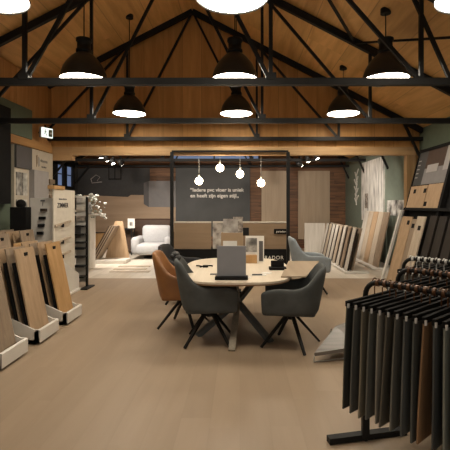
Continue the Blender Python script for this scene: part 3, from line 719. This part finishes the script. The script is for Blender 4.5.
# row of leaning boards in the rear room on the right
t = thing('board_rack', 'long white low rack for the leaning boards in the rear room', 'display rack', (2.7, 11.2, 0))
MB().box((2.42, 9.5, 0), (3.0, 12.9, .06), .01).build('base', M['white'], t)
pal = ['whitewash','walnut','oak4','whitewash','oak3','walnut','whitewash']
n = 0
for k in range(8):
    y = 9.55+k*.42
    c = ('whitewash','oak3','whitewash','oak4','whitewash','whitewash','oak4','whitewash')[k]
    lean_board(2.47, y, .22, .98, M[c], '%s leaning board, front one in the %s slot of the rear right rack' % (cname[c], ORD[k]), 'boards in the rear right rack', dx=-.22, th=.02, notch=False)
    lean_board(2.53, y+.05, .30, .97, M['walnut'], 'dark walnut leaning board in the %s slot of the rear right rack' % ORD[k], 'boards in the rear right rack', dx=-.22, th=.02, notch=False)
    lean_board(2.62, y+.02, .34, .99, M['oak4' if k%2 else 'oak3'], '%s leaning board, rear one in the %s slot of the rear right rack' % (cname['oak4' if k%2 else 'oak3'], ORD[k]), 'boards in the rear right rack', dx=-.22, th=.02, notch=False)
tag(MB().box((X(304.5,13.3), 13.3, 0), (X(325,13.3), 13.34, Z(223,13.3)), .004).build('standing_panel', M['whitewash']), 'whitewashed panel standing upright at the far end of the rear right rack', 'panel')

# ------------------------------------------------------------ right display tower (leaning)
def PX(z): return 2.90+.26*z
def slab(name, y0, y1, z0, z1, off, th, mat, par):
    m = MB(); m.prism([(PX(z0)-off,z0), (PX(z0)-off+th,z0), (PX(z1)-off+th,z1), (PX(z1)-off,z1)], 'Y', y0, y1); return m.build(name, mat, par)
t = thing('leaning_display_tower', 'tall black leaning floor display with an interior poster on the right', 'display tower', (3.2, 7.2, 0))
slab('back_panel', 5.6, 8.12, .02, 2.50, -.06, .03, M['matblack'], t)
MB().box((2.86, 5.6, 0), (3.7, 8.12, .06)).build('base', M['matblack'], t)
slab('side_rail', 8.09, 8.13, .05, 2.62, .03, .08, M['matblack'], t)
slab('side_rail', 6.72, 6.80, 1.40, 2.66, .03, .08, M['matblack'], t)
slab('shelf_edge', 5.6, 8.12, 1.50, 1.55, .06, .14, M['matblack'], t)
slab('top_rail', 5.6, 8.12, 2.62, 2.68, .03, .08, M['matblack'], t)
slab('upper_back', 5.6, 8.12, 2.4, 2.66, -.03, .03, M['matblack'], t)
p = slab('interior_poster', 6.80, 8.09, 1.98, 2.62, .01, .02, M['photo2'], t)
slab('poster_sidebar', 7.72, 8.09, 1.98, 2.62, .014, .02, M['chalk'], p)
slab('poster_wall', 6.85, 7.72, 2.28, 2.62, .014, .02, M['brownfab'], p)
slab('poster_floor', 6.80, 7.72, 1.98, 2.28, .014, .02, M['grey'], p)
slab('poster_curtain', 6.82, 7.0, 2.2, 2.62, .018, .02, M['greyl'], p)
slab('poster_sofa', 7.2, 7.62, 2.2, 2.34, .018, .02, M['greyl'], p)
for i in range(5): slab('poster_caption', 7.95, 8.05, 2.12+.08*i, 2.14+.08*i, .018, .02, M['greyl'], p)
slab('name_label', 6.35, 6.65, 2.56, 2.62, .05, .02, M['lettering'], t)
def slot_board(ya, yb_, za, zb_, off, c, label, holes):
    q = thing('floor_board_sample', label, 'sample board', (PX(za)-off, (ya+yb_)/2, za), 0, 'boards on the leaning tower')
    slab('board', ya, yb_, za, zb_, off, .02, M[c], q)
    for yh, zh in holes: slab('hand_hole', yh-.05, yh+.05, zh-.04, zh+.04, off+.004, .01, M['matblack'], q)
slot_board(7.36, 8.07, 1.55, 1.96, .035, 'oak', 'natural oak board below the tower poster, left one', [(7.85,1.86), (7.42,1.86)])
slot_board(6.80, 7.33, 1.55, 1.97, .035, 'oak', 'natural oak board below the tower poster, right one', [(7.28,1.62)])
slot_board(7.60, 8.05, .08, 1.38, .06, 'oak', 'oak board in the lower tier of the tower, far end', [(7.72,1.27)])
slot_board(7.36, 7.58, .08, 1.34, .06, 'oak3', 'grey-brown board in the lower tier of the tower between the oak ones', [(7.48,1.22)])
slot_board(6.98, 7.30, .08, 1.40, .10, 'oak4', 'pale oak board in the lower tier of the tower, nearest pale one', [(7.12,1.20)])
slot_board(6.66, 6.90, .08, 1.42, .06, 'darkboard', 'dark walnut board in the lower tier of the tower, first of the dark ones', [])
slot_board(6.34, 6.58, .08, 1.42, .06, 'darkboard', 'dark walnut board in the lower tier of the tower, second of the dark ones', [])
slot_board(6.02, 6.26, .08, 1.42, .06, 'darkboard', 'dark walnut board in the lower tier of the tower, nearest at the frame edge', [])
o = MB().prism([(2.82,0), (2.86,0), (3.27,1.50), (3.23,1.50)], 'Y', 8.22, 8.30).build('white_pole', M['white'])
tag(o, 'thin white board edge leaning at the far end of the black tower', 'board')

# ------------------------------------------------------------ sample hanger racks (front right)
U = Vector((.64,-.76,0)).normalized(); V = Vector((.76,.64,0)).normalized()
def rack(o0, n, sp, label, where, wid, zbar, group, palette, skip=False, L=1.05, vis=True, zb=.345, hw=None):
    o0 = Vector((o0[0], o0[1], 0)); mid = o0+V*(hw or wid*.5)
    t = thing('hanger_rack', label, 'hanger rack', mid, 0)
    e = mid-U*.06; q = mid+U*(L+.05); r = .10
    pts = [e, e+Vector((0,0,zbar-r))]
    for k in range(1,7):
        a = k/6*PI/2; pts.append(e+U*(r-r*math.cos(a))+Vector((0,0,zbar-r+r*math.sin(a))))
    for k in range(1,7):
        a = (1-k/6)*PI/2; pts.append(q-U*(r-r*math.cos(a))+Vector((0,0,zbar-r+r*math.sin(a))))
    pts.append(q)
    MB().tube(pts, .017, 10).build('hanging_rail', M['black'], t)
    for c in (e, q):
        MB().bar(c-Vector((1,.0,0))*.26-Vector((0,.035,0)) + Vector((0,0,.02)), c+Vector((1,0,0))*.30+Vector((0,.085,.02)), .055, .04).build('foot', M['black'], t)
        MB().bar(c+Vector((0,0,.02)), c+Vector((0,0,.45)), .045).build('post', M['black'], t)
    rnd = random.Random(len(label))
    for k in range(n):
        c, cn = palette[k % len(palette)]
        base = o0+U*(sp*k+.01)
        h = thing('hanging_floor_sample', '%s flooring sample sheet, %s from the far end of the %s' % (cn, ORD[k], where), 'hanging sample', base, math.atan2(V.y, V.x)+rnd.uniform(-.035,.035), group)
        ztop = zbar-.085
        # local: x along the sheet, y = back towards far end
        w = wid; tilt = rnd.uniform(-.008,.014)
        m = MB(); zt_, zb_ = ztop-.02, zb+rnd.uniform(-.012,.012)
        nx, nz = 6, 6; ph = rnd.uniform(0,6)
        grid = [[None]*(nz+1) for _ in range(nx+1)]
        for i in range(nx+1):
            for j in range(nz+1):
                x = w*i/nx; z = zt_+(zb_-zt_)*j/nz
                bend = .006*math.sin(ph+3*i/nx+2*j/nz)*(j/nz)+tilt*(j/nz)
                grid[i][j] = m.bm.verts.new((x-.022*(j/nz)*(1 if i == 0 else 0)-.02*j/nz, bend, z))
        for i in range(nx):
            for j in range(nz): m.bm.faces.new((grid[i][j], grid[i+1][j], grid[i+1][j+1], grid[i][j+1]))
        m.build('sheet', c, h, False, False, 0, .009)
        MB().box((-.004,-.010,ztop-.028), (w+.004,.010,ztop+.006), .002).build('clamp_bar', M['matblack'], h, False)
        hk = MB(); cx_ = (hw or wid*.5)
        pp = [(cx_,0,ztop)]
        for i in range(9):
            a = -PI/2+i/8*PI*1.35
            pp.append((cx_+.028*math.cos(a), 0, zbar+.0+.028*math.sin(a)))
        hk.tube(pp, .0045, 6).build('hook', M['rust'] if 'second' not in where and 'third' not in where or 'second' in where else M['clip'], h, False)
        MB().box((-.006,-.016,ztop-.036), (.008,-.006,ztop-.008), .002).build('clip', M['clip'], h, False)
    # rust brown spacer rings on the rail
    for k in range(min(n, 20)):
        m = MB(); m.lathe([(.0175,-.011), (.025,-.008), (.025,.008), (.0175,.011), (.0175,-.011)], 12)
        rot = U.to_track_quat('Z','Y').to_matrix().to_4x4()
        m.bm.transform(Matrix.Translation(o0+V*(hw or wid*.5)+U*(sp*k+.035)+Vector((0,0,zbar))) @ rot)
        m.build('spacer_ring', M['rust'] if 'third' not in where else M['clip'], t)
    return t
def sheetmat(n, c): return wood(n, tuple(v*2.5 for v in c), tuple(v*1.5 for v in c), 'Z', 18, .06, .5)
A = [(sheetmat('sheet a', (.022,.023,.020)), 'near-black'), (sheetmat('sheet b', (.05,.05,.045)), 'charcoal'), (sheetmat('sheet c', (.085,.075,.055)), 'taupe'),
     (sheetmat('sheet d', (.055,.055,.048)), 'dark grey'), (sheetmat('sheet e', (.12,.11,.09)), 'greige'), (sheetmat('sheet f', (.05,.045,.035)), 'dark brown'),
     (sheetmat('sheet g', (.07,.068,.058)), 'slate grey'), (sheetmat('sheet h', (.048,.05,.047)), 'anthracite'), (sheetmat('sheet i', (.04,.042,.038)), 'graphite'),
     (sheetmat('sheet j', (.12,.07,.036)), 'warm tan oak'), (sheetmat('sheet k', (.035,.037,.036)), 'black grey'), (sheetmat('sheet l', (.10,.105,.09)), 'sage grey'),
     (sheetmat('sheet m', (.07,.072,.065)), 'stone grey'), (sheetmat('sheet n', (.032,.033,.032)), 'ink black')]
rack((.655,2.545), 18, .0535, 'black hanger rack full of flooring samples at the right front', 'front hanger rack', .56, 1.085, 'samples on the front rack', A, hw=.31)
rack((1.07,3.00), 14, .06, 'black hanger rack directly behind the front hanger rack', 'second hanger rack', .56, 1.10, 'samples on the second rack', A[::-1], hw=.27)
rack((1.42,3.70), 14, .06, 'black hanger rack nearest the leaning tower, third from the front', 'third hanger rack', .56, 1.10, 'samples on the third rack', A[3:]+A[:3], hw=.22)
# tilted sample board on a low wire foot
t = thing('tilted_sample_board', 'grey wood sample board tilted on a low stand beside the hanger racks', 'sample board', (.98, 4.35, 0))
m = MB(); ya, yb_ = 4.14, 4.62
vs = [(X(314,4.15),4.13,.075), (X(345,4.15)+.16,4.22,.11), (X(345,4.7)+.16,4.72,.27), (X(334,4.7),4.62,.20)]
lo = [m.bm.verts.new(v) for v in vs]; hi = [m.bm.verts.new((v[0],v[1],v[2]+.035)) for v in vs]
m.bm.faces.new(lo); m.bm.faces.new(hi[::-1])
for i in range(4): m.bm.faces.new((lo[i], hi[i], hi[(i+1)%4], lo[(i+1)%4]))
m.build('board', M['greyplank'], t)
for q in ([vs[0][:2]+(.08,), (vs[0][0]+.0, 4.16, .01), (vs[1][0]-.1, 4.26, .01), (vs[1][0]-.1, 4.26, .1)], [(1.0,4.6,.005), (1.02,4.58,.22)], [(1.25,4.66,.005), (1.22,4.64,.24)]):
    MB().tube(q, .007, 6).build('wire_leg', M['clip'], t)

# ------------------------------------------------------------ world, camera, light
w = bpy.data.worlds.new('world'); S.world = w; w.use_nodes = True
bg = w.node_tree.nodes['Background']; bg.inputs['Color'].default_value = (1,.91,.80,1); bg.inputs['Strength'].default_value = .75
cam = bpy.data.cameras.new('camera'); co = bpy.data.objects.new('camera', cam); COL.objects.link(co)
co.location = (0,0,H); co.rotation_euler = (PI/2,0,0)
cam.sensor_width = 36; cam.lens = 36*F/450
cam.shift_x = (225-CX)/450; cam.shift_y = -(225-CY)/450
cam.clip_start = .05
S.camera = co
S.view_settings.view_transform = 'Standard'; S.view_settings.look = 'None'; S.view_settings.gamma = 1; S.view_settings.use_curve_mapping = False
S.view_settings.exposure = 0
